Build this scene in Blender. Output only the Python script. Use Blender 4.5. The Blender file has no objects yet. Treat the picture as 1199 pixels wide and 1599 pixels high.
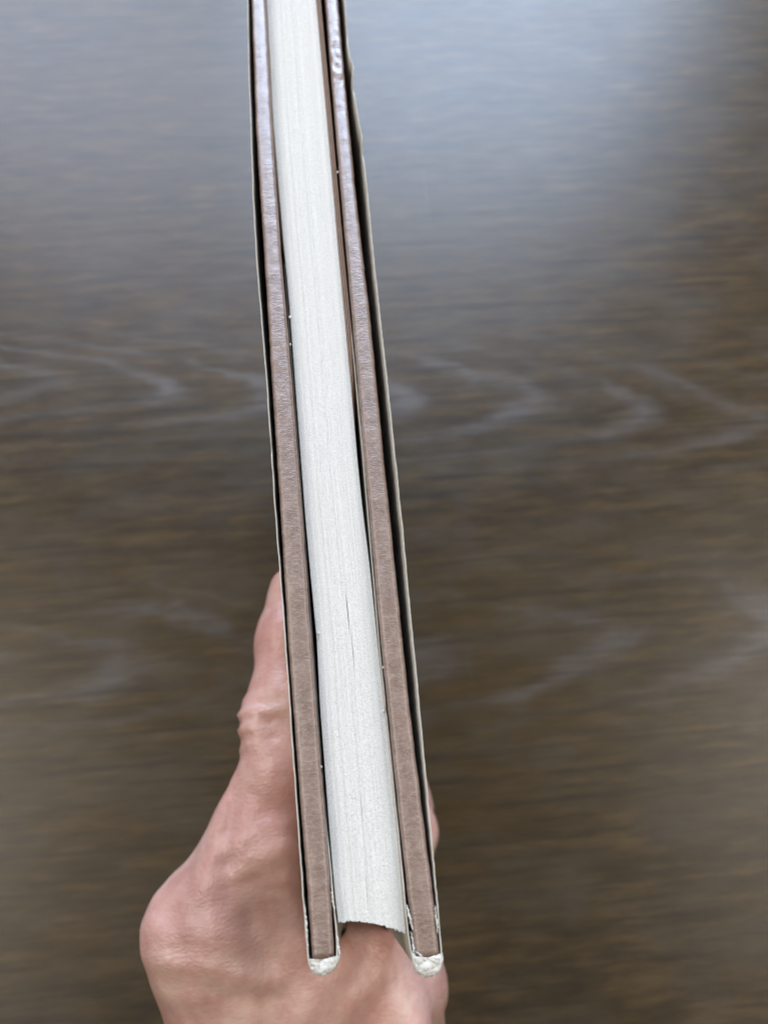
import bpy, bmesh, math, random
import numpy as np
from mathutils import Matrix, Vector, noise as mnoise

random.seed(7); rng = np.random.default_rng(7)
S = bpy.context.scene
C = S.collection
MM = 0.001

# ------------------------------------------------------------------ camera
cd = bpy.data.cameras.new('camera')
cam = bpy.data.objects.new('camera', cd); C.objects.link(cam)
cam.matrix_world = Matrix(((0.9951, 0.0717, -0.0682, 0.0),
                           (-0.0920, 0.9243, -0.3704, 0.0),
                           (0.0365, 0.3749, 0.9264, 0.36),
                           (0, 0, 0, 1)))
cd.sensor_fit = 'VERTICAL'; cd.sensor_height = 24.0
cd.lens = 24.0 * 1385 / 1599
cd.clip_start = 0.005; cd.clip_end = 50
cd.dof.use_dof = True
cd.dof.focus_distance = 0.116
cd.dof.aperture_fstop = cd.lens / 0.95
S.camera = cam

# ------------------------------------------------------------------ world, lamps, exposure
W = bpy.data.worlds.new('World'); S.world = W; W.use_nodes = True
bg = W.node_tree.nodes['Background']
bg.inputs[0].default_value = (1.0, 0.95, 0.88, 1); bg.inputs[1].default_value = 0.25

def area(name, loc, target, sx, sy, power, col):
    l = bpy.data.lights.new(name, 'AREA'); l.shape = 'RECTANGLE'; l.size = sx; l.size_y = sy
    l.energy = power; l.color = col
    o = bpy.data.objects.new(name, l); C.objects.link(o)
    o.location = loc
    o.rotation_euler = (Vector(target) - Vector(loc)).to_track_quat('-Z', 'Y').to_euler()
    return o
area('window_light', (0.35, 1.50, 0.97), (0.35, 0.0, 0.97), 0.84, 1.02, 40, (0.59, 0.75, 1.0))
area('curtained_window_light', (-0.52, 1.50, 0.99), (-0.52, 0.0, 0.99), 0.72, 1.02, 21, (0.64, 0.76, 1.0))
area('left_fill_light', (-1.35, 0.25, 2.0), (0, 0.05, 0.2), 0.9, 0.9, 19, (1.0, 0.93, 0.85))  # added warm fill to brighten the pages, kept out of the table's reflection
area('right_fill_light', (1.5, 0.15, 1.95), (0, 0.05, 0.2), 0.9, 0.9, 18, (1.0, 0.93, 0.85))  # matching added fill, evens out the side the book shades from the left

S.view_settings.view_transform = 'Standard'; S.view_settings.look = 'None'
S.view_settings.exposure = 0.0; S.view_settings.gamma = 1.0
S.cycles.use_denoising = True
S.cycles.max_bounces = 8

# ------------------------------------------------------------------ node helpers
class NT:
    def __init__(s, name):
        s.m = bpy.data.materials.new(name); s.m.use_nodes = True
        s.t = s.m.node_tree; s.b = s.t.nodes['Principled BSDF']
    def n(s, typ, ins=None, **kw):
        nd = s.t.nodes.new(typ)
        for k, v in kw.items(): setattr(nd, k, v)
        for k, v in (ins or {}).items(): s.set(nd.inputs[k], v)
        return nd
    def set(s, sock, v):
        if hasattr(v, 'is_output') or isinstance(v, bpy.types.NodeSocket): s.t.links.new(v, sock)
        else: sock.default_value = v
    def math(s, op, a, b=None, c=None, clamp=False):
        nd = s.t.nodes.new('ShaderNodeMath'); nd.operation = op; nd.use_clamp = clamp
        for i, v in enumerate((a, b, c)):
            if v is not None: s.set(nd.inputs[i], v)
        return nd.outputs[0]
    def pos(s, scale=(1, 1, 1), loc=(0, 0, 0)):
        g = s.n('ShaderNodeTexCoord')
        mp = s.n('ShaderNodeMapping', {'Vector': g.outputs['Object'], 'Scale': scale, 'Location': loc})
        return mp.outputs[0]
    def noise(s, vec, scale, detail=3, rough=0.5, dist=0.0):
        nd = s.n('ShaderNodeTexNoise', {'Vector': vec, 'Scale': scale, 'Detail': detail, 'Roughness': rough, 'Distortion': dist})
        return nd.outputs['Fac']
    def ramp(s, fac, stops):
        nd = s.n('ShaderNodeValToRGB', {'Fac': fac}); e = nd.color_ramp.elements
        while len(e) < len(stops): e.new(0.5)
        for el, (p, c) in zip(e, stops):
            el.position = p; el.color = (*c, 1) if len(c) == 3 else c
        return nd.outputs['Color']
    def mix(s, fac, a, b, blend='MIX'):
        nd = s.n('ShaderNodeMix', data_type='RGBA', blend_type=blend)
        s.set(nd.inputs[0], fac); s.set(nd.inputs[6], a); s.set(nd.inputs[7], b)
        return nd.outputs[2]
    def bump(s, h, strength, dist, normal=None):
        nd = s.n('ShaderNodeBump', {'Height': h, 'Strength': strength, 'Distance': dist})
        if normal is not None: s.set(nd.inputs['Normal'], normal)
        return nd.outputs[0]
    def out(s, **kw):
        for k, v in kw.items(): s.set(s.b.inputs[k.replace('_', ' ')], v)
        return s.m

def gray(v): return (v, v, v)

def mat_table():
    k = NT('dark_stained_wood')
    pos = k.n('ShaderNodeTexCoord').outputs['Object']
    xyz = k.n('ShaderNodeSeparateXYZ', {0: pos})
    X, Y = xyz.outputs[0], xyz.outputs[1]
    w1 = k.noise(k.pos((7, 16, 1)), 1.0, 4, 0.55)
    w2 = k.noise(k.pos((22, 46, 1), (3, 1, 0)), 1.0, 3, 0.55)
    wob = k.math('ADD', k.math('MULTIPLY', k.math('SUBTRACT', w1, 0.5), 0.055), k.math('MULTIPLY', k.math('SUBTRACT', w2, 0.5), 0.02))
    def rings(y0, tilt, x0, slope, spacing, wamt):
        # growth rings of a plain-sawn board: cylinders that dip slowly under the surface
        dy = k.math('ADD', k.math('SUBTRACT', k.math('MULTIPLY_ADD', X, tilt, Y), y0), k.math('MULTIPLY', wob, wamt))
        dx = k.math('MULTIPLY', k.math('SUBTRACT', X, x0), slope)
        r = k.math('SQRT', k.math('ADD', k.math('MULTIPLY', dy, dy), k.math('MULTIPLY', dx, dx)))
        r = k.math('ADD', r, k.math('MULTIPLY', wob, 0.12))
        w = k.math('MULTIPLY_ADD', k.math('SINE', k.math('ADD', k.math('MULTIPLY', r, 6.283 / spacing), k.math('MULTIPLY', k.noise(k.pos((45, 120, 1), (x0, 2, 0)), 1.0, 4, 0.6), 3.2))), 0.5, 0.5)
        near = k.math('EXPONENT', k.math('MULTIPLY', k.math('MULTIPLY', dy, dy), -1.0 / 0.024 ** 2))
        return k.math('MULTIPLY', k.math('POWER', w, 2.8), near)
    ra = rings(0.205, 0.118, -0.40, 0.094, 0.0052, 0.42)
    rb = rings(0.082, 0.03, -0.42, 0.090, 0.0060, 0.95)
    ringp = k.math('MAXIMUM', ra, k.math('MULTIPLY', rb, 0.7))
    patch = k.noise(k.pos((14, 22, 1), (4.6, 0.9, 0)), 1.0, 4, 0.6)
    patch = k.math('MULTIPLY_ADD', patch, 3.2, -1.05, True)
    lime = k.math('MULTIPLY', ringp, k.math('MAXIMUM', patch, 0.30))
    fine = k.noise(k.pos((70, 800, 1)), 1.0, 4, 0.65)
    mid = k.noise(k.pos((34, 190, 1), (2, 5, 0)), 1.0, 4, 0.6)
    blot = k.noise(k.pos((26, 40, 1), (5, 3, 0)), 1.0, 4, 0.6)
    big = k.noise(k.pos((3, 8, 1), (7, 2, 0)), 1.0, 3, 0.5)
    col = k.ramp(mid, [(0.29, (0.013, 0.0075, 0.0022)), (0.5, (0.047, 0.027, 0.0075)), (0.71, (0.108, 0.065, 0.023))])
    col = k.mix(k.math('MULTIPLY_ADD', big, 1.6, -0.4, True), col, (0.070, 0.039, 0.008, 1))
    col = k.mix(k.math('MULTIPLY_ADD', blot, 2.6, -1.15, True), col, (0.072, 0.053, 0.032, 1))
    col = k.mix(k.math('MULTIPLY', lime, 1.0, None, True), col, (0.128, 0.110, 0.098, 1))
    col = k.mix(k.math('MULTIPLY_ADD', fine, 1.2, -0.5, True), col, (0.014, 0.009, 0.004, 1))
    strk = k.noise(k.pos((13, 300, 1), (6, 1, 0)), 1.0, 3, 0.6, 0.25)
    col = k.mix(k.math('MULTIPLY_ADD', strk, 3.6, -1.85, True), col, (0.018, 0.0105, 0.0035, 1))
    spk = k.n('ShaderNodeTexVoronoi', {'Vector': k.pos((1, 1.3, 1), (0.02, 0.01, 0)), 'Scale': 26.0, 'Randomness': 1.0}).outputs['Distance']
    col = k.mix(k.math('MULTIPLY', k.math('LESS_THAN', spk, 0.012), 0.4), col, (0.28, 0.26, 0.24, 1))       # dust
    scr = k.noise(k.pos((240, 7, 1), (1, 4, 0)), 1.0, 2, 0.5)
    col = k.mix(k.math('MULTIPLY_ADD', scr, 7.0, -5.2, True), col, (0.10, 0.085, 0.07, 1))                    # cross scratches
    rough = k.math('ADD', k.math('MULTIPLY_ADD', fine, 0.14, 0.23), k.math('MULTIPLY', blot, 0.10))
    nrm = k.bump(k.math('ADD', fine, k.math('ADD', mid, k.math('MULTIPLY', strk, 0.9))), 0.14, 0.0003)
    return k.out(Base_Color=col, Roughness=rough, Normal=nrm, Specular_IOR_Level=0.47)

def mat_board():
    k = NT('brown_cover_cloth')
    a = k.noise(k.pos((1, 1, 1)), 420, 4, 0.6)
    b = k.noise(k.pos((0.8, 1.5, 1)), 1500, 5, 0.7, 0.15)
    c = k.noise(k.pos((1, 1, 1)), 5200, 2, 0.6)
    d = k.noise(k.pos((0.4, 1.5, 1), (0.1, 0, 0)), 120, 3, 0.5)
    col = k.ramp(a, [(0.32, (0.145, 0.085, 0.055)), (0.5, (0.200, 0.122, 0.086)), (0.68, (0.255, 0.166, 0.126))])
    col = k.mix(k.math('MULTIPLY_ADD', c, 1.6, -0.7, True), col, (0.35, 0.245, 0.195, 1))
    col = k.mix(k.math('MULTIPLY_ADD', b, 2.4, -1.15, True), col, (0.39, 0.295, 0.25, 1))
    nrm = k.bump(d, 0.25, 0.0005)
    nrm = k.bump(b, 1.0, 0.00008, nrm)
    nrm = k.bump(c, 0.4, 0.00003, nrm)
    return k.out(Base_Color=col, Roughness=k.math('MULTIPLY_ADD', b, 0.14, 0.29), IOR=1.62, Normal=nrm, Specular_IOR_Level=1.0)

def mat_pages():
    k = NT('page_paper')
    a = k.noise(k.pos((1.5, 1, 1)), 4300, 3, 0.75)
    b = k.noise(k.pos((8, 0.6, 1)), 420, 3, 0.6)
    c = k.noise(k.pos((1, 1, 1)), 60, 2, 0.5)
    col = k.ramp(a, [(0.30, (0.57, 0.565, 0.53)), (0.46, (0.80, 0.785, 0.735)), (0.62, (0.90, 0.89, 0.85))])
    col = k.mix(k.math('MULTIPLY_ADD', b, 1.0, -0.45, True), col, (0.73, 0.71, 0.65, 1))
    col = k.mix(k.math('MULTIPLY_ADD', c, 1.0, -0.3, True), col, (0.80, 0.785, 0.715, 1))
    nrm = k.bump(a, 0.7, 0.00012)
    return k.out(Base_Color=col, Roughness=0.85, Normal=nrm, Specular_IOR_Level=0.3)

def mat_paper(name, lo, hi, scale=900, bump=0.5):
    k = NT(name)
    a = k.noise(k.pos((1, 1, 1)), scale, 4, 0.65)
    col = k.ramp(a, [(0.3, lo), (0.7, hi)])
    return k.out(Base_Color=col, Roughness=0.75, Normal=k.bump(a, bump, 0.0001), Specular_IOR_Level=0.35)

def mat_skin():
    k = NT('skin')
    a = k.noise(k.pos(), 55, 3, 0.55)
    b = k.noise(k.pos((1, 1, 1), (0.3, 0.1, 0)), 170, 4, 0.6)
    c = k.noise(k.pos((1, 1, 1)), 900, 4, 0.65)
    cr = k.noise(k.pos((0.35, 1.5, 1.0), (0.2, 0, 0)), 420, 4, 0.6, 0.8)
    red = k.n('ShaderNodeAttribute', attribute_name='redness').outputs['Fac']
    col = k.ramp(a, [(0.3, (0.55, 0.305, 0.268)), (0.5, (0.69, 0.425, 0.360)), (0.72, (0.79, 0.55, 0.475))])
    col = k.mix(k.math('MULTIPLY_ADD', b, 2.6, -1.1, True), col, (0.53, 0.275, 0.225, 1))
    col = k.mix(red, col, (0.60, 0.27, 0.225, 1))
    e = k.noise(k.pos((1, 1, 1), (0.7, 0.2, 0.1)), 95, 3, 0.6)
    col = k.mix(k.math('MULTIPLY_ADD', e, 3.4, -1.85, True), col, (0.72, 0.53, 0.42, 1))
    vor = k.n('ShaderNodeTexVoronoi', {'Vector': k.pos((1, 1.4, 1)), 'Scale': 900.0}, feature='DISTANCE_TO_EDGE').outputs['Distance']
    nrm = k.bump(b, 0.24, 0.0018)
    nrm = k.bump(cr, 0.22, 0.0009, nrm)
    nrm = k.bump(vor, 0.35, 0.0003, nrm)
    nrm = k.bump(c, 0.2, 0.0003, nrm)
    k.out(Base_Color=col, Roughness=k.math('MULTIPLY_ADD', c, 0.2, 0.24), Normal=nrm, Specular_IOR_Level=0.5)
    k.out(Subsurface_Weight=0.35, Subsurface_Radius=(1.0, 0.35, 0.2), Subsurface_Scale=0.004)
    return k.m

def mat_nail():
    k = NT('fingernail')
    a = k.noise(k.pos(), 400, 3, 0.5)
    col = k.ramp(a, [(0.3, (0.60, 0.36, 0.30)), (0.7, (0.68, 0.45, 0.38))])
    return k.out(Base_Color=col, Roughness=0.25)

M = dict(table=mat_table(), board=mat_board(), pages=mat_pages(), skin=mat_skin(), nail=mat_nail(),
         jacket=mat_paper('jacket_paper', (0.52, 0.49, 0.41), (0.68, 0.645, 0.555)),
         worn=mat_paper('worn_jacket_paper', (0.58, 0.555, 0.49), (0.74, 0.72, 0.66), 2600, 0.35),
         endpaper=mat_paper('brown_endpaper', (0.40, 0.265, 0.185), (0.50, 0.345, 0.255), 700))

# ------------------------------------------------------------------ mesh helpers (all inputs in millimetres)
def mesh_obj(name, verts, faces, mat, parent=None, smooth=True):
    me = bpy.data.meshes.new(name)
    me.from_pydata([(x * MM, y * MM, z * MM) for x, y, z in verts], [], faces)
    me.update()
    bm = bmesh.new(); bm.from_mesh(me); bmesh.ops.recalc_face_normals(bm, faces=bm.faces); bm.to_mesh(me); bm.free()
    if smooth:
        for p in me.polygons: p.use_smooth = True
    me.materials.append(mat)
    o = bpy.data.objects.new(name, me); C.objects.link(o)
    if parent: o.parent = parent
    return o

class MB:
    def __init__(s): s.v = []; s.f = []
    def sweep(s, rings, closed=True, caps=True):
        n = len(rings[0]); b = len(s.v)
        for r in rings: s.v.extend(r)
        for i in range(len(rings) - 1):
            for j in range(n if closed else n - 1):
                a, c = b + i * n + j, b + i * n + (j + 1) % n
                s.f.append((a, c, c + n, a + n))
        if caps and closed:
            s.f.append(tuple(b + j for j in range(n))[::-1])
            e = b + (len(rings) - 1) * n
            s.f.append(tuple(e + j for j in range(n)))
    def tube(s, pts, r, n=5):
        rings = []
        for i, p in enumerate(pts):
            a = Vector(pts[max(i - 1, 0)]); c = Vector(pts[min(i + 1, len(pts) - 1)])
            d = (c - a).normalized(); u = d.orthogonal().normalized(); w = d.cross(u)
            rr = r[i] if hasattr(r, '__len__') else r
            rings.append([tuple(Vector(p) + (u * math.cos(t) + w * math.sin(t)) * rr) for t in [2 * math.pi * q / n for q in range(n)]])
        s.sweep(rings)
    def build(s, name, mat, parent=None, smooth=True): return mesh_obj(name, s.v, s.f, mat, parent, smooth)

def thing(name, label, cat, loc=(0, 0, 0), group=None):
    o = bpy.data.objects.new(name, None); C.objects.link(o); o.location = loc
    o.empty_display_size = 0.02
    o['label'] = label; o['category'] = cat
    if group: o['group'] = group
    return o

def n1(x, seed=0.0, f=1.0): return mnoise.noise((x * f, seed, seed * 0.37))

# ------------------------------------------------------------------ table
def make_table():
    bm = bmesh.new()
    bmesh.ops.create_cube(bm, size=1.0)
    for v in bm.verts: v.co = (v.co.x * 2.0, v.co.y * 1.5, v.co.z * 0.032)
    bmesh.ops.bevel(bm, geom=list(bm.edges), offset=0.004, segments=3, affect='EDGES')
    me = bpy.data.meshes.new('table_top'); bm.to_mesh(me); bm.free()
    me.materials.append(M['table'])
    o = bpy.data.objects.new('table_top', me); C.objects.link(o)
    me.transform(Matrix.Translation((0.05, 0.42, -0.016)))
    o['label'] = 'dark brown stained wood table top filling the background below the book'
    o['category'] = 'table'
make_table()

# ------------------------------------------------------------------ book
TOP = 250.0            # the edge that faces the camera
YS, YE = -8.7, 196.0
book = thing('book', 'worn hardcover book with brown boards in a cream dust jacket, gripped by the hand', 'book')

def curve(pts):
    ys = np.array([p[0] for p in pts]); xs = np.array([p[1] for p in pts])
    i = np.argsort(ys); ys, xs = ys[i], xs[i]
    return lambda y: float(np.interp(y, ys, xs))
lb_l = curve([(196, -5.3), (141, -5.96), (112, -6.31), (86.8, -6.03), (64.6, -5.88), (45, -5.66), (27.5, -5.55), (13.4, -5.26), (4.6, -5.07), (-2.3, -4.88), (-9, -4.75)])
lb_r = curve([(196, -3.0), (141, -3.59), (112, -3.74), (86.6, -3.55), (75.2, -3.26), (64.4, -3.09), (54.3, -2.93), (44.8, -2.82), (27.3, -2.66), (13.1, -2.50), (4.4, -2.30), (-2.5, -2.27), (-9, -2.30)])
rb_l = curve([(196, 6.9), (140.5, 6.85), (125, 6.61), (98, 6.42), (74.5, 6.35), (53.6, 6.19), (26.6, 6.14), (12.4, 6.30), (3.6, 6.36), (-3.3, 6.50), (-10, 6.72)])
rb_r = curve([(196, 9.0), (140.4, 9.0), (125.3, 8.78), (98, 8.66), (74.4, 8.93), (53.4, 8.84), (34.9, 8.86), (18.3, 8.87), (3.3, 9.19), (-3.6, 9.38), (-10.2, 9.43)])
pg_l = curve([(196, -3.0), (144.8, -3.42), (115, -3.55), (91, -3.10), (84, -2.88), (77.2, -2.76), (66, -2.66), (46, -2.46), (36.7, -2.25), (28, -1.98), (19.8, -2.12), (4.5, -1.95), (-2.6, -1.8), (-7, -1.55)])
pg_r = curve([(196, 5.2), (144.4, 5.3), (115, 5.32), (88.4, 5.27), (65.6, 5.33), (52, 5.30), (45.4, 5.40), (37, 5.66), (27.3, 5.77), (12.7, 6.0), (3.7, 6.05), (-8, 5.98)])
jk_l = curve([(196, -6.0), (141, -6.65), (126, -7.02), (112, -7.13), (99, -7.28), (86.9, -7.24), (75.4, -6.9), (64.7, -6.62), (45, -6.32), (27.6, -5.9), (13.4, -5.68), (4.7, -5.5), (-2.2, -5.4), (-9, -5.2)])
jk_r = curve([(196, 10.0), (140.4, 10.2), (130, 9.9), (127, 10.0), (124.6, 10.45), (122, 9.98), (117, 10.15), (112, 10.33), (109.5, 10.62), (108, 10.45), (98, 10.5), (85.7, 10.38), (63.5, 10.4), (43.8, 10.36), (26.2, 10.16), (12, 9.98), (-3.6, 9.76), (-10.5, 9.62)])

def stations(a, b, n, dense=None):
    return [a + (b - a) * (i / (n - 1)) for i in range(n)]

def make_board(name, fl, fr, y0, seed, label=None, crumple=None):
    mb = MB(); rings = []
    ys = stations(y0, YE, 330)
    for y in ys:
        a, b = fl(y), fr(y)
        a += 0.05 * n1(y, seed, 0.5) + 0.03 * n1(y, seed + 3, 1.7); b += 0.05 * n1(y, seed + 5, 0.5) + 0.035 * n1(y, seed + 9, 1.9)
        w = b - a; r = 0.62; ring = []
        ring.append((a, y, 0.5)); ring.append((a, y, 120)); ring.append((a, y, TOP - 6))
        K = 7
        def bumpz(x):
            z = 0.05 * mnoise.noise((x * 0.7, y * 0.9, seed)) + 0.03 * mnoise.noise((x * 2.1, y * 2.6, seed + 2))
            if crumple:
                g = math.exp(-((y - crumple[0]) / crumple[1]) ** 2)
                z += g * 0.38 * (mnoise.noise((x * 0.9 + y * 0.35, y * 0.5 - x * 0.4, seed + 7)) - 0.5 * abs(mnoise.noise((x * 1.5 - y * 0.5, y * 0.9, seed + 4))))
            return z
        for q in range(K + 1):
            t = math.pi - 0.5 * math.pi * q / K
            x = a + r + r * math.cos(t); ring.append((x, y, TOP - r + r * math.sin(t) + bumpz(x)))
        for q in range(1, 7):
            x = a + r + (w - 2 * r) * q / 7; ring.append((x, y, TOP + 0.05 * math.sin(math.pi * q / 7) + bumpz(x)))
        for q in range(K + 1):
            t = 0.5 * math.pi - 0.5 * math.pi * q / K
            x = b - r + r * math.cos(t); ring.append((x, y, TOP - r + r * math.sin(t) + bumpz(x)))
        ring += [(b, y, TOP - 6), (b, y, 120), (b, y, 0.5)]
        rings.append(ring)
    mb.sweep(rings)
    o = mb.build(name, M['board'], book)
    if label: o['label'] = label
    return o
make_board('cover_board', lb_l, lb_r, -8.75, 1.3)
make_board('cover_board', rb_l, rb_r, -9.7, 4.1, 'cover board with a crumpled far end', (124.0, 8.0))

# spine of the cover, out of frame
mb = MB()
mb.sweep([[(x, YE + 2.2 + 2.6 * math.sin(math.pi * (x + 5.3) / 14.4) + d, z) for x in np.linspace(-5.3, 9.1, 14)] +
          [(x, YE + 1.4 + 2.6 * math.sin(math.pi * (x + 5.3) / 14.4) - 1.2 + d, z) for x in np.linspace(9.1, -5.3, 14)] for z, d in ((0.5, 0), (TOP, 0))])
mb.build('cover_spine', M['board'], book)

# pages: thin leaves of real thickness, joined because each is about a pixel thick
NL = 74
def fore(u):            # hollow fore-edge
    return float(np.interp(u, [0, .14, .3, .5, .68, .82, .92, 1], [-5.35, -5.3, -5.45, -5.75, -6.2, -6.6, -6.95, -7.3]))
mb = MB()
ys = np.concatenate([np.linspace(0, 1, 90) ** 1.15])
for i in range(NL):
    u0, u1 = i / NL, (i + 1) / NL
    dz = rng.normal(0, 0.014); gap = 0.05 + 0.13 * rng.random() ** 2
    f0 = fore((i + .5) / NL) + rng.normal(0, 0.06)
    sd = rng.random() * 50
    rings = []
    for t in ys:
        y = f0 + t * (YE - 1.5 - f0)
        L, R_ = pg_l(y), pg_r(y)
        wv = 0.012 * n1(y, sd, 0.25)
        # leaves open by a hair in two places along the middle
        cr = 0.0
        for (yc, wd, ui, am) in ((31.5, 2.0, .56, .05), (26, 2.2, .575, .035), (-2.5, 2.0, .47, .02), (6.5, 1.2, .50, .025)):
            g = math.exp(-((y - yc) / wd) ** 4) * am
            e = (u0 + u1) / 2 - ui
            cr += g * math.copysign(math.exp(-abs(e) * 9), e)
        x0 = L + (R_ - L) * (u0 + gap * 0.5 / NL) + cr + wv
        x1 = L + (R_ - L) * (u1 - gap * 0.5 / NL) + cr + wv
        z = TOP - 2.0 + dz + 0.02 * n1(y, sd + 2, 0.15) + 0.06 * n1(y, 3 + i * 0.12, 0.08) - 0.25 * (2 * u0 - 1) ** 4
        rings.append([(x0, y, 3.0), (x0, y, z - .02), (x0 + .012, y, z), (x1 - .012, y, z), (x1, y, z - .02), (x1, y, 3.0)])
    mb.sweep(rings)
pages = mb.build('page_block', M['pages'], book, smooth=False)
pages['kind'] = 'stuff'

def ribbon(mb, path, thick, z_of, lean=None, zb=0.6, levels=(0, 0.35, 1.2, 3, 7, 16, 60)):
    """an upright sheet following path [(x,y)], rounded at its upper edge; lean(i,depth) moves it sideways as it goes down"""
    rings = []
    for i, (x, y) in enumerate(path):
        a = Vector(path[max(i - 1, 0)]); c = Vector(path[min(i + 1, len(path) - 1)])
        d = (c - a).normalized(); nx, ny = -d.y, d.x
        zt = z_of(i, x, y); ring = []
        for dep in levels[::-1]:
            sx = lean(i, dep) if lean else 0.0
            hw = thick / 2 * (0.55 if dep == 0 else 1)
            ring.append((x + nx * hw + sx * nx, y + ny * hw + sx * ny, zt - dep))
        for dep in levels:
            sx = lean(i, dep) if lean else 0.0
            hw = thick / 2 * (0.55 if dep == 0 else 1)
            ring.append((x - nx * hw + sx * nx, y - ny * hw + sx * ny, zt - dep))
        bx = lean(i, levels[-1]) if lean else 0.0
        ring.insert(0, (x + nx * thick / 2 + bx * nx, y + ny * thick / 2 + bx * ny, zb))
        ring.append((x - nx * thick / 2 + bx * nx, y - ny * thick / 2 + bx * ny, zb))
        rings.append(ring)
    mb.sweep(rings)

def jit(y, s): return 0.05 * n1(y, s, 0.35) + 0.035 * n1(y, s + 4, 1.3) + 0.02 * n1(y, s + 8, 3.7)

# dust jacket: round the spine, along the outside of each board, round the fore-edge and back inside as a flap
jacket_parts = []
def make_jacket():
    mb = MB()
    out_l = [(jk_l(y) + jit(y, 2.1), y) for y in np.linspace(YE, -8.3, 300)]
    foldl = [(-3.60 + 1.58 * math.cos(t), -8.75 + 1.48 * math.sin(t)) for t in np.linspace(math.pi, 2 * math.pi, 14)]
    ys_in = np.linspace(-8.2, 88, 190)
    flap_l = [(float(np.interp(y, [-9, -6, -4, 2, 10, 40, 90], [-2.0, -1.9, -2.02, -2.18, -2.42, -2.72, -3.2])) + 0.4 * jit(y, 6), y) for y in ys_in]
    sp = [(2.0 + 8.2 * math.cos(t), YE + 0.6 + 5.5 * math.sin(t)) for t in np.linspace(0, math.pi, 22)]
    out_r = [(jk_r(y) + jit(y, 12.3), y) for y in np.linspace(-8.9, YE, 330)]
    foldr = [(8.02 + 1.58 * math.cos(t), -9.65 + 1.82 * math.sin(t)) for t in np.linspace(2 * math.pi, math.pi, 14)][::-1]
    ys_inr = np.linspace(88, -9.0, 190)
    flap_r = [(float(np.interp(y, [-10, -7, -4, 4, 13, 26, 54, 75, 90], [6.35, 6.15, 6.12, 6.14, 6.08, 5.93, 6.11, 6.06, 6.0])) + 0.25 * jit(y, 16), y) for y in ys_inr]
    path = flap_l[::-1] + foldl[::-1] + out_l[::-1]
    path += sp[::-1]
    path += out_r[::-1] + foldr[::-1] + flap_r[::-1]
    nfl = len(flap_l); N = len(path); nfr = len(flap_r)
    nicks = [(-6.6, 54.6, 0.9, 0.9), (10.3, 120.5, 1.4, 1.2), (10.5, 106.5, 1.2, 1.6), (10.4, 133, 1.0, 2.5), (-6.9, 132, 0.5, 2.0), (-2.2, 12, 0.8, 0.6), (6.1, 18.0, 0.8, 0.5)]
    def z_of(i, x, y):
        z = TOP + 0.12 * n1(y, 3 + (x > 2) * 5, 0.2) + 0.06 * n1(y, 9 + (x > 2) * 5, 1.1) + 0.03 * n1(y, 19, 4.0)
        if i < nfl or i >= N - nfr:
            z -= 0.5 + ((3.2 if i < nfl else 0.9) * max(0, min(1, (y + 1.5) / 8)))
            if i >= N - nfr: z -= 0.9 * max(0, min(1, (y - 66) / 20))
        for (nx, ny, dp, wd) in nicks:
            if abs(x - nx) < 0.9: z -= dp * math.exp(-((y - ny) / wd) ** 2)
        return z
    r0 = nfl + len(foldl) + len(out_l) + len(sp); r1 = r0 + len(out_r)
    def lean(i, dep):
        if r0 <= i < r1:      # the jacket flares away from the right board at its upper edge
            return -0.24 * (1 - math.exp(-dep / 1.6)) * min(1, (r1 - i) / 40)
        return 0.0
    ribbon(mb, path, 0.16, z_of, lean)
    return mb.build('dust_jacket', M['jacket'], book)
jacket = make_jacket()

# worn white folds of the jacket at the fore-edge
def worn_fold(cx, cy, rx, ry, seed, label):
    mb = MB()
    na, nr, nd = 56, 14, 8
    def P(a, r, dep):
        t = math.pi + math.pi * a
        lump = 1 + 0.07 * mnoise.noise((a * 3.3 + .7 + seed, dep * 0.5, seed)) + 0.045 * mnoise.noise((a * 9.7 + .3 + seed, dep * 1.3, seed + 2.3))
        x = cx + rx * r * math.cos(t) * lump; y = cy + ry * r * math.sin(t) * lump
        return x, y
    rings = []
    for j in range(nr + nd):
        ring = []
        for i in range(na + 1):
            a = -0.05 + 1.1 * i / na
            if j < nr:
                r = 0.02 + 1.05 * j / (nr - 1)
                dep = 0
                dome = 0.55 * (1 - math.sqrt(max(0, 1 - (r * 0.925) ** 6)))
            else:
                r = 1.08 - 0.02 * (j - nr); dep = 0.5 * (j - nr + 1) ** 1.4; dome = 0.5
            x, y = P(a, r, dep)
            cz = 0.25 * mnoise.noise((x * 0.9, y * 0.9, seed + 5)) + 0.06 * mnoise.noise((x * 2.2 + y, y * 3.4, seed + 6)) + 0.03 * mnoise.noise((x * 5 + 2 * y, y * 8, seed + 7)) - 0.22 * math.exp(-(abs(mnoise.noise((x * .8, y * .8, seed + 8))) / 0.06) ** 2)
            z = TOP + 0.16 - dome - dep + (cz if j < nr else cz * 0.3)
            ring.append((x, y, z))
        rings.append(ring)
    mb.sweep(rings, closed=False, caps=False)
    # bottom skirt reaches down the fold for its worn length
    # loose paper fibres
    rr = random.Random(int(seed * 10))
    for q in range(34):
        a = rr.random(); r = 0.45 + 0.5 * rr.random(); x, y = P(a, r, 0)
        z = TOP + 0.1 - 0.8 * rr.random() * (r > .9); t = rr.random() * 6.28; L = 0.25 + 0.5 * rr.random()
        pts = [(x, y, z)]
        for s in range(4):
            t += rr.uniform(-.8, .8); px, py, pz = pts[-1]
            pts.append((px + L / 4 * math.cos(t), py + L / 4 * math.sin(t), pz + rr.uniform(-.05, .09)))
        mb.tube(pts, 0.022, 4)
    o = mb.build('worn_fold', M['worn'], jacket)
    o['label'] = label
    return o
worn_fold(-3.58, -8.80, 1.64, 1.52, 1.7, 'rounded white frayed fold')
worn_fold(8.04, -9.72, 1.62, 1.88, 5.3, 'ragged white frayed fold with a crease')

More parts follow.
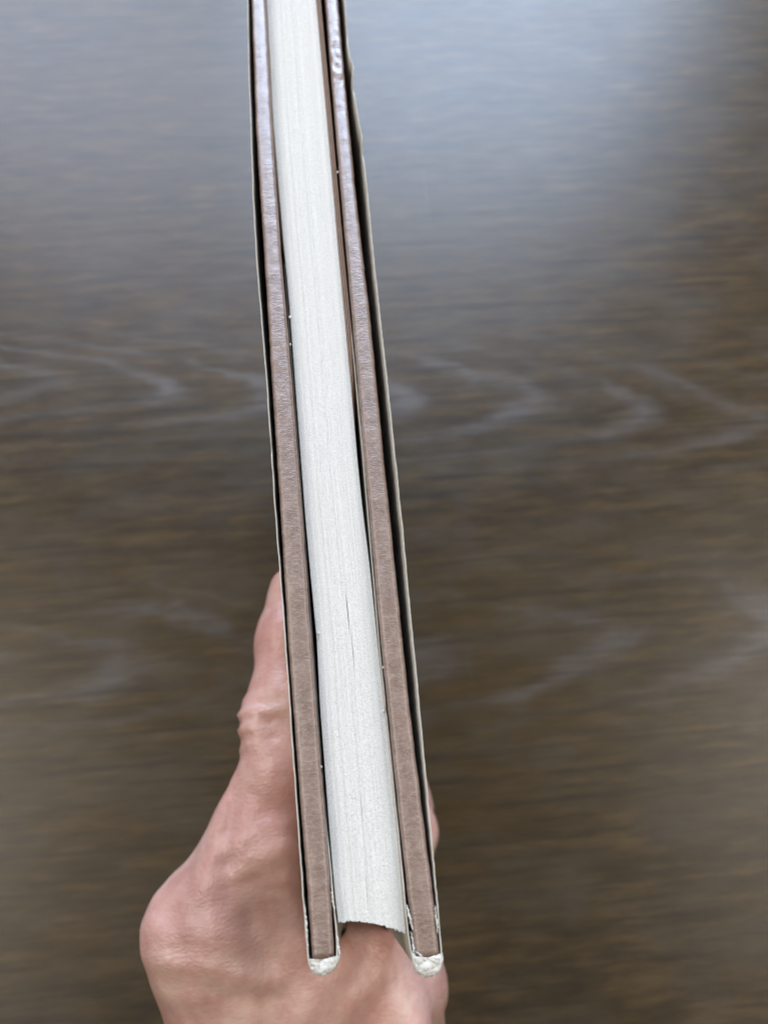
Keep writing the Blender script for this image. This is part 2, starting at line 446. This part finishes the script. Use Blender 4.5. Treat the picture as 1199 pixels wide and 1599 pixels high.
# frayed white strips along the folds and flaps
def fray(pts, w, seed):
    mb = MB(); rr = random.Random(seed); rings = []
    n = len(pts)
    for i, p in enumerate(pts):
        taper = math.sin(math.pi * (i + .4) / n)
        r = 0.62 * w * taper * rr.uniform(.4, 1.15) + .02
        rings.append([(p[0] + r * math.cos(t) * rr.uniform(.75, 1.2), p[1] + 0.1 * rr.uniform(-1, 1), p[2] + r * .8 * math.sin(t)) for t in [2 * math.pi * q / 7 for q in range(7)]])
    mb.sweep(rings)
    mb.build('paper_fray', M['worn'], jacket)
def line(a, b, n, wob, seed):
    rr = random.Random(seed)
    return [tuple(a[k] + (b[k] - a[k]) * i / (n - 1) + rr.uniform(-wob, wob) * (k != 1) for k in range(3)) for i in range(n)]
fray(line((-1.85, -6.3, 249.5), (-1.72, -9.0, 249.6), 22, .04, 1), .20, 1)
fray(line((-2.15, -2.0, 249.6), (-1.95, -4.2, 249.5), 16, .04, 2), .22, 2)
fray(line((6.28, -4.2, 249.6), (6.75, -7.2, 249.6), 22, .06, 3), .30, 3)
fray(line((6.50, -7.0, 249.4), (6.62, -10.6, 249.6), 26, .06, 4), .26, 4)
fray(line((9.45, -4.6, 249.8), (9.45, -7.4, 249.9), 18, .05, 5), .17, 5)
fray(line((6.75, -9.0, 249.9), (7.9, -10.1, 250.1), 16, .1, 6), .22, 6)
fray(line((-5.22, -3.0, 249.9), (-5.15, -8.6, 249.9), 40, .05, 7), .13, 7)
fray(line((-1.55, 28.6, 247.1), (-1.75, 26.8, 247.2), 10, .05, 8), .20, 8)
fray(line((5.62, 18.6, 247.2), (5.95, 17.0, 247.3), 10, .05, 9), .18, 9)

def fleck(x, y, z, r, seed):
    bm = bmesh.new(); bmesh.ops.create_icosphere(bm, subdivisions=2, radius=1)
    for v in bm.verts:
        k = 1 + .5 * mnoise.noise(v.co * 1.7 + Vector((seed, 0, 0)))
        v.co = Vector((v.co.x * r * k, v.co.y * r * k * 1.3, v.co.z * r * .6 * k))
    me = [(v.co.x + x, v.co.y + y, v.co.z + z) for v in bm.verts]; fs = [tuple(v.index for v in f.verts) for f in bm.faces]; bm.free()
    mesh_obj('paper_fleck', me, fs, M['worn'], pages)
for k, (x, y, r) in enumerate([(-2.75, 76.2, .30), (-3.0, 71.5, .22), (6.15, 23.3, .22), (6.2, 103, .26), (-2.45, 12.0, .2), (5.7, 18.0, .22), (-1.7, 28.6, .25)]):
    fleck(x, y, 248.1 if -2.5 < x < 5.9 else 249.2, r * 0.7, k * 3.1)

# brown endpaper leaves beside the last pages, their torn corner dropping away towards the fore-edge
def endpaper(off, y_end, thick, z0, seed):
    mb = MB(); ys = np.linspace(y_end, YE - 2, 120)
    path = [(pg_r(y) + off + 0.02 * n1(y, seed, .4) - 0.12 * max(0, 1 - (y - y_end) / 12), y) for y in ys]
    ribbon(mb, path, thick, lambda i, x, y: TOP - z0 - 9.0 * math.exp(-(y - y_end) / 3.0) + 0.06 * n1(y, seed, .5), zb=3.0)
    return mb.build('endpaper', M['endpaper'], book)
endpaper(0.16, 56.0, 0.15, 1.9, 3.0)
endpaper(0.40, 58.5, 0.17, 1.6, 5.0)
endpaper(0.66, 63.0, 0.16, 1.4, 8.0)
# same paper on the other side, tucked tight against the board
mb = MB(); ys_ = np.linspace(84, YE - 2, 90)
ribbon(mb, [(pg_l(y) - 0.13, y) for y in ys_], 0.14, lambda i, x, y: TOP - 2.4 - 8 * math.exp(-(y - 84) / 3.0), zb=3.0)
mb.build('endpaper', M['endpaper'], book)

# ------------------------------------------------------------------ hand (one continuous surface from a smooth distance field)
H = 1.0
LO = np.array([-62., -215., 2.]); HI = np.array([42., 76., 205.])
dims = np.ceil((HI - LO) / H).astype(int) + 1
FLD = np.full(dims, 14.0, np.float32)
def sub(lo, hi):
    a = np.maximum(np.floor((lo - LO) / H).astype(int), 0); b = np.minimum(np.ceil((hi - LO) / H).astype(int) + 1, dims)
    sl = tuple(slice(p, q) for p, q in zip(a, b))
    g = np.meshgrid(*[LO[i] + H * np.arange(a[i], b[i], dtype=np.float32) for i in range(3)], indexing='ij', sparse=True)
    return sl, g
def smin(a, b, k):
    h = np.maximum(k - np.abs(a - b), 0) / k
    return np.minimum(a, b) - h * h * k * 0.25
def P3(p): return np.array([p[0], p[1], 360.0 - p[2]], np.float32)      # third value: depth below the camera, mm
def cone(p, q, r0, r1, k=6.0, sq=None, op='add'):
    """tapered capsule; sq=(axis, factor) stretches the section along one direction"""
    p, q = P3(p), P3(q); R_ = max(r0, r1) * 1.6 + 15
    sl, (X, Y, Z) = sub(np.minimum(p, q) - R_, np.maximum(p, q) + R_)
    d = q - p; dd = float(d @ d)
    t = np.clip(((X - p[0]) * d[0] + (Y - p[1]) * d[1] + (Z - p[2]) * d[2]) / dd, 0, 1)
    vx, vy, vz = X - p[0] - t * d[0], Y - p[1] - t * d[1], Z - p[2] - t * d[2]
    l2 = vx * vx + vy * vy + vz * vz
    if sq is not None:
        ax = np.array(sq[0], float); ax /= np.linalg.norm(ax)
        a = vx * ax[0] + vy * ax[1] + vz * ax[2]
        l2 = l2 + a * a * (1 / sq[1] ** 2 - 1)
    f = np.sqrt(np.maximum(l2, 1e-6)) - (r0 + (r1 - r0) * t)
    if op == 'add': FLD[sl] = smin(FLD[sl], f, k)
    else: FLD[sl] = -smin(-FLD[sl], f, k)
def ell(c, r, k=6.0):
    c = P3(c); r = np.array(r, np.float32)
    sl, (X, Y, Z) = sub(c - r - 15, c + r + 15)
    l = np.sqrt(((X - c[0]) / r[0]) ** 2 + ((Y - c[1]) / r[1]) ** 2 + ((Z - c[2]) / r[2]) ** 2)
    f = (l - 1) * float(r.min())
    FLD[sl] = smin(FLD[sl], f, k)

zx = ((0, 0, 1), 1.28)
# thumb
cone((-8.3, 57.6, 185), (-9.2, 46, 184), 4.6, 6.3, 3, zx)
cone((-9.2, 46, 184), (-11.2, 31, 184), 6.3, 7.2, 3, zx)
cone((-11.2, 31, 184), (-12.4, 20, 185), 7.2, 7.2, 4, zx)
cone((-12.4, 20, 185), (-17.4, 6, 187), 7.3, 8.6, 5, zx)
cone((-17.4, 6, 187), (-27.4, -8.5, 190), 8.6, 9.4, 5)
ell((-15.9, 28.8, 181), (3.4, 4.6, 6.0), 2.5)
ell((-15.2, 24.2, 181), (3.2, 2.6, 5.0), 2.0)              # knuckle
ell((-30.6, -7.5, 189), (7.0, 7.0, 8.5), 3)              # joint at the base of the thumb
cone((-28.2, -9, 191), (-23, -52, 215), 10.0, 13.5, 8)   # thumb metacarpal
cone((-18.0, 20, 180), (-25.0, 0, 181.5), 1.7, 2.3, 3)     # tendon
cone((-25.0, 0, 181.5), (-20, -36, 193), 2.2, 2.4, 5)
cone((-13.0, 6, 178.5), (-10, -20, 192), 1.4, 2.0, 5)
# index finger and the web between
cone((8.4, -22, 234), (17.4, 8.5, 262), 8.2, 7.2, 6)
cone((17.4, 8.5, 262), (17.2, 24, 280), 7.3, 6.5, 4)
cone((17.2, 24, 280), (16.4, 36, 293), 6.5, 5.4, 4)
for (m, p, d, t, r) in (((9, -23, 257), (18.6, 16, 285), (17.6, 38, 297), (16.4, 54, 301), 7.6),
                        ((8.5, -26, 277), (18.4, 10, 305), (17.4, 30, 317), (16.2, 45, 321), 7.2),
                        ((7.5, -30, 296), (17.8, 0, 321), (17.0, 16, 330), (15.6, 29, 334), 6.4)):
    cone(m, p, r * 1.2, r, 6); cone(p, d, r, r * .88, 4); cone(d, t, r * .88, r * .72, 4)
# metacarpals, palm, thenar, web, wrist, forearm
cone((7.4, -24, 235), (6.5, -75, 262), 9.6, 13, 9)
cone((10.2, -26, 228), (12.5, -52, 240), 8.0, 8.5, 6)
cone((8, -26, 258), (0, -78, 272), 10, 12, 9)
cone((7, -29, 278), (-2, -80, 282), 9.5, 12, 9)
cone((5, -33, 296), (-4, -82, 290), 9.0, 12, 9)
cone((-18, -20, 206), (-14, -62, 240), 13, 17, 10)
cone((-12, -34, 236), (-10, -70, 260), 15, 18, 12)
cone((-24, -9, 196), (8, -24, 217), 9.0, 8.6, 14)          # web
cone((-8, -21, 203), (7.0, -24, 212), 9.0, 8.6, 10)
cone((2.6, -14.5, 203), (8.0, -30, 202), 5.2, 6.0, 6)
cone((-6, -19, 200), (2.6, -15.5, 205), 6.5, 5.0, 7)
cone((-20, 2, 192), (-6, -17, 206), 6.0, 8.0, 10)
cone((-9, -70, 258), (-10, -125, 272), 23, 22, 14, ((0, 0, 1), 1.22))
cone((-10, -125, 272), (-16, -206, 284), 22, 30, 14, ((0, 0, 1), 1.1))

# skin creases at the joints of the thumb and on the web
def crease(c, n_dir, wave_dir, sig, amp, freq, ph=0.0):
    c = P3(c); R_ = max(sig) * 2.4
    sl, (X, Y, Z) = sub(c - R_, c + R_)
    w = np.array(wave_dir, float); w /= np.linalg.norm(w); n = np.array(n_dir, float); n /= np.linalg.norm(n)
    s = (X - c[0]) * w[0] + (Y - c[1]) * w[1] + (Z - c[2]) * w[2]
    h = np.sqrt((X - c[0]) ** 2 + (Y - c[1]) ** 2 + (Z - c[2]) ** 2)
    o = np.sqrt(np.maximum(h * h - s * s, 0))
    g = np.exp(-(s / sig[0]) ** 2 - (o / sig[1]) ** 2)
    FLD[sl] += (amp * g * np.sin(s * freq + ph + 0.25 * np.sin(o * .9))).astype(np.float32)
crease((-18, 28.5, 180), (-1, 0, 0), (0.15, 1, 0), (5, 8), 0.55, 1.9, 0.6)
crease((-15, 4, 180), (0, 0, 1), (-0.3, 1, -.2), (7, 11), 0.32, 1.3)
crease((-4, -20, 197), (0, 0, 1), (1, -1, 0), (11, 14), 0.38, 0.85)
crease((-30, -12, 183), (-1, 0, 0), (0.2, 1, 0), (9, 10), 0.30, 1.1)
crease((-12, -32, 205), (0, 0, 1), (0.4, 1, 0), (12, 16), 0.4, 0.7, 1.0)

# tendons, folds and lines of the skin (positions seen from above)
def ridge(p, q, amp, sig, zlo=90.):
    p = np.array(p, np.float32); q = np.array(q, np.float32); R_ = sig * 3.2
    lo = np.array([min(p[0], q[0]) - R_, min(p[1], q[1]) - R_, zlo]); hi = np.array([max(p[0], q[0]) + R_, max(p[1], q[1]) + R_, 204.])
    sl, (X, Y, Z) = sub(lo, hi); d = q - p
    t = np.clip(((X - p[0]) * d[0] + (Y - p[1]) * d[1]) / float(d @ d), 0, 1)
    e = np.hypot(X - p[0] - t * d[0], Y - p[1] - t * d[1])
    FLD[sl] -= (amp * np.exp(-(e / sig) ** 2) * (0.35 + 0.65 * np.sin(np.pi * np.clip(t, .06, .94))) + 0 * Z).astype(np.float32)
ridge((-22.0, 19), (-26.5, 6), .9, 1.9); ridge((-26.5, 6), (-30, -5), .5, 2.2)
ridge((-19.4, 23), (-22.0, 9), -.75, 1.2); ridge((-22.0, 9), (-22.6, -4), -.6, 1.5)
ridge((-34.5, -1), (-29.5, -14.5), -1.0, 2.2); ridge((-19.5, -4), (-18, -14), -.9, 1.8); ridge((-25, -3), (-24, -12), .7, 2.0)
ridge((-24, -15.5), (-15, -18), 1.0, 1.8); ridge((-25, -18.5), (-14, -21), -.8, 1.6); ridge((-33, -15), (-30, -24), -.6, 1.6)
for k_ in range(4): ridge((4.5 + 1.7 * k_, -25 - .4 * k_), (7.5 + 1.5 * k_, -16.5 - 1.2 * k_), -.42, .75)
for k_ in range(4): ridge((-22 + .4 * k_, 3.4 - 1.6 * k_), (-13 + .6 * k_, 2.4 - 1.5 * k_), -.36, .55)
for k_ in range(3): ridge((-14 + k_, -14 - 2.6 * k_), (-3 + k_, -19 - 2.2 * k_), -.35, .8)
ridge((-14.5, 27.5), (-7, 30), -.5, 1.0); ridge((-15, 24.5), (-8, 27.5), -.35, .9); ridge((-15.5, 31.5), (-9, 32.5), -.35, .8)
# uneven flesh
sl, (X, Y, Z) = sub(LO, HI)
FLD += (0.16 * np.sin(X * .31 + 1.3 * np.sin(Y * .17 + .4)) * np.sin(Y * .27 + Z * .13) + 0.10 * np.sin(X * .62 + Y * .35) * np.sin(Y * .5 - Z * .41 + 1.0)).astype(np.float32)
# the flesh is pressed flat against the book
sl, (X, Y, Z) = sub(np.array([-12., -18., 2.]), np.array([18., 76., 205.]))
bx = np.minimum(np.minimum(np.maximum(np.maximum(-5.95 - X, X + 1.4), -11.9 - Y), np.maximum(np.maximum(5.9 - X, X - 10.55), -11.9 - Y)),
                np.maximum(np.maximum(-5.95 - X, X - 10.55), -8.3 - Y)) + 0 * Z
FLD[sl] = np.maximum(FLD[sl], -bx)
sl, (X, Y, Z) = sub(np.array([-14., 10., 2.]), np.array([18., 76., 205.]))
bx = np.maximum(np.maximum(-7.15 + (50 - np.clip(Y, 15, 50)) * 0.022 - X, X - 10.65), 0 * Y) + 0 * Z
FLD[sl] = np.maximum(FLD[sl], -bx)

def surface_nets(F):
    I = F < 0
    nx, ny, nz = F.shape
    cnt = np.zeros((nx - 1, ny - 1, nz - 1), np.int8)
    for i in (0, 1):
        for j in (0, 1):
            for k in (0, 1): cnt += I[i:nx - 1 + i, j:ny - 1 + j, k:nz - 1 + k]
    act = (cnt > 0) & (cnt < 8)
    idx = np.full(act.shape, -1, np.int64); cells = np.argwhere(act); idx[act] = np.arange(len(cells))
    acc = np.zeros((len(cells), 3)); num = np.zeros(len(cells))
    cor = [(i, j, k) for i in (0, 1) for j in (0, 1) for k in (0, 1)]
    for a in cor:
        for ax in range(3):
            if a[ax]: continue
            b = list(a); b[ax] = 1
            fa = F[tuple((cells + a).T)].astype(float); fb = F[tuple((cells + b).T)].astype(float)
            m = (fa < 0) != (fb < 0)
            t = np.where(m, fa / np.where(m, fa - fb, 1), 0)
            p = np.array(a, float)[None].repeat(len(cells), 0); p[:, ax] += t
            acc[m] += p[m]; num[m] += 1
    V = cells + acc / num[:, None]
    Q = []
    for ax in range(3):
        o1, o2 = [(1, 2), (2, 0), (0, 1)][ax]
        s0 = [slice(1, -1)] * 3; s1 = [slice(1, -1)] * 3
        s0[ax] = slice(0, F.shape[ax] - 1); s1[ax] = slice(1, F.shape[ax])
        A = I[tuple(s0)]; B = I[tuple(s1)]
        for flip, m in ((0, A & ~B), (1, ~A & B)):
            e = np.argwhere(m)
            if not len(e): continue
            base = e + 1; base[:, ax] -= 1
            def cell(d1, d2):
                c = base.copy(); c[:, o1] += d1; c[:, o2] += d2
                return idx[tuple(c.T)]
            q = np.stack([cell(-1, -1), cell(0, -1), cell(0, 0), cell(-1, 0)], 1)
            Q.append(q[:, ::-1] if flip else q)
    return V, np.concatenate(Q)

V, Q = surface_nets(FLD)
V = V * H + LO
# keep only the connected surface and relax the grid steps
nb = np.concatenate([Q[:, [0, 1]], Q[:, [1, 2]], Q[:, [2, 3]], Q[:, [3, 0]]])
for it in range(4):
    s = np.zeros_like(V); c = np.zeros(len(V))
    for a, b in ((0, 1), (1, 0)):
        np.add.at(s, nb[:, a], V[nb[:, b]]); np.add.at(c, nb[:, a], 1)
    V = V + (0.5 if it % 2 == 0 else -0.45) * (s / np.maximum(c, 1)[:, None] - V)
me = bpy.data.meshes.new('hand')
me.from_pydata((V * MM).tolist(), [], Q.tolist()); me.update()
for p in me.polygons: p.use_smooth = True
me.materials.append(M['skin'])
red = np.zeros(len(V))
for (c, r, a) in (((-17, 28, 182), 9, .45), ((-12, 44, 180), 9, .35), ((-36, -8, 188), 10, .35), ((-12, 10, 178), 12, .3), ((19, 10, 262), 10, .6), ((-6, 62, 185), 9, .5), ((4, -20, 215), 12, .3), ((-22, -40, 200), 18, .25)):
    red += a * np.exp(-np.sum((V - P3(c)) ** 2, 1) / r ** 2)
at = me.attributes.new('redness', 'FLOAT', 'POINT'); at.data.foreach_set('value', np.clip(red, 0, 1).astype(np.float32))
hand = bpy.data.objects.new('hand', me); C.objects.link(hand)
hand['label'] = 'pinkish bare hand gripping the book by its fore-edge, thumb along the left cover'
hand['category'] = 'hand'

def nail(c, axis, normal, L, w, r):
    """curved plate c = centre on the skin, axis towards the fingertip"""
    c = Vector(P3(c)); a = Vector((axis[0], axis[1], -axis[2])).normalized(); n = Vector((normal[0], normal[1], -normal[2]))
    n = (n - a * n.dot(a)).normalized(); s = a.cross(n)
    mb = MB(); rings = []
    for i in range(9):
        u = (i / 8 - .5)
        ww = w * (0.86 if i == 0 else 1.0) * (0.8 if i == 8 else 1.0)
        ring = []
        for lay in (0.25, -0.35):
            rg = []
            for j in range(9):
                t = (j / 8 - .5) * ww / r
                rg.append(tuple(c + a * (u * L + (0.5 * (1 - (2 * j / 8 - 1) ** 2) if i == 8 else 0)) + s * (r * math.sin(t)) + n * (r * (math.cos(t) - 1) + lay - 1.2 * u * u)))
            ring += rg if lay > 0 else rg[::-1]
        rings.append(ring)
    mb.sweep(rings)
    mb.build('fingernail', M['nail'], hand)
nail((-11.6, 51.5, 192), (0.10, 1, 0), (-.7, 0.12, .71), 12, 11, 8)
nail((22.8, 32, 289), (-.1, .7, .7), (1, .1, 0), 10, 9, 6)
nail((23.0, 49, 299.5), (-.1, 1, .25), (1, .1, 0), 10.5, 9.5, 6)
nail((22.5, 40.5, 319.5), (-.1, 1, .25), (1, .1, 0), 10, 9, 6)
nail((20.9, 25, 332.5), (-.1, 1, .3), (1, .1, 0), 8.5, 7.5, 5)
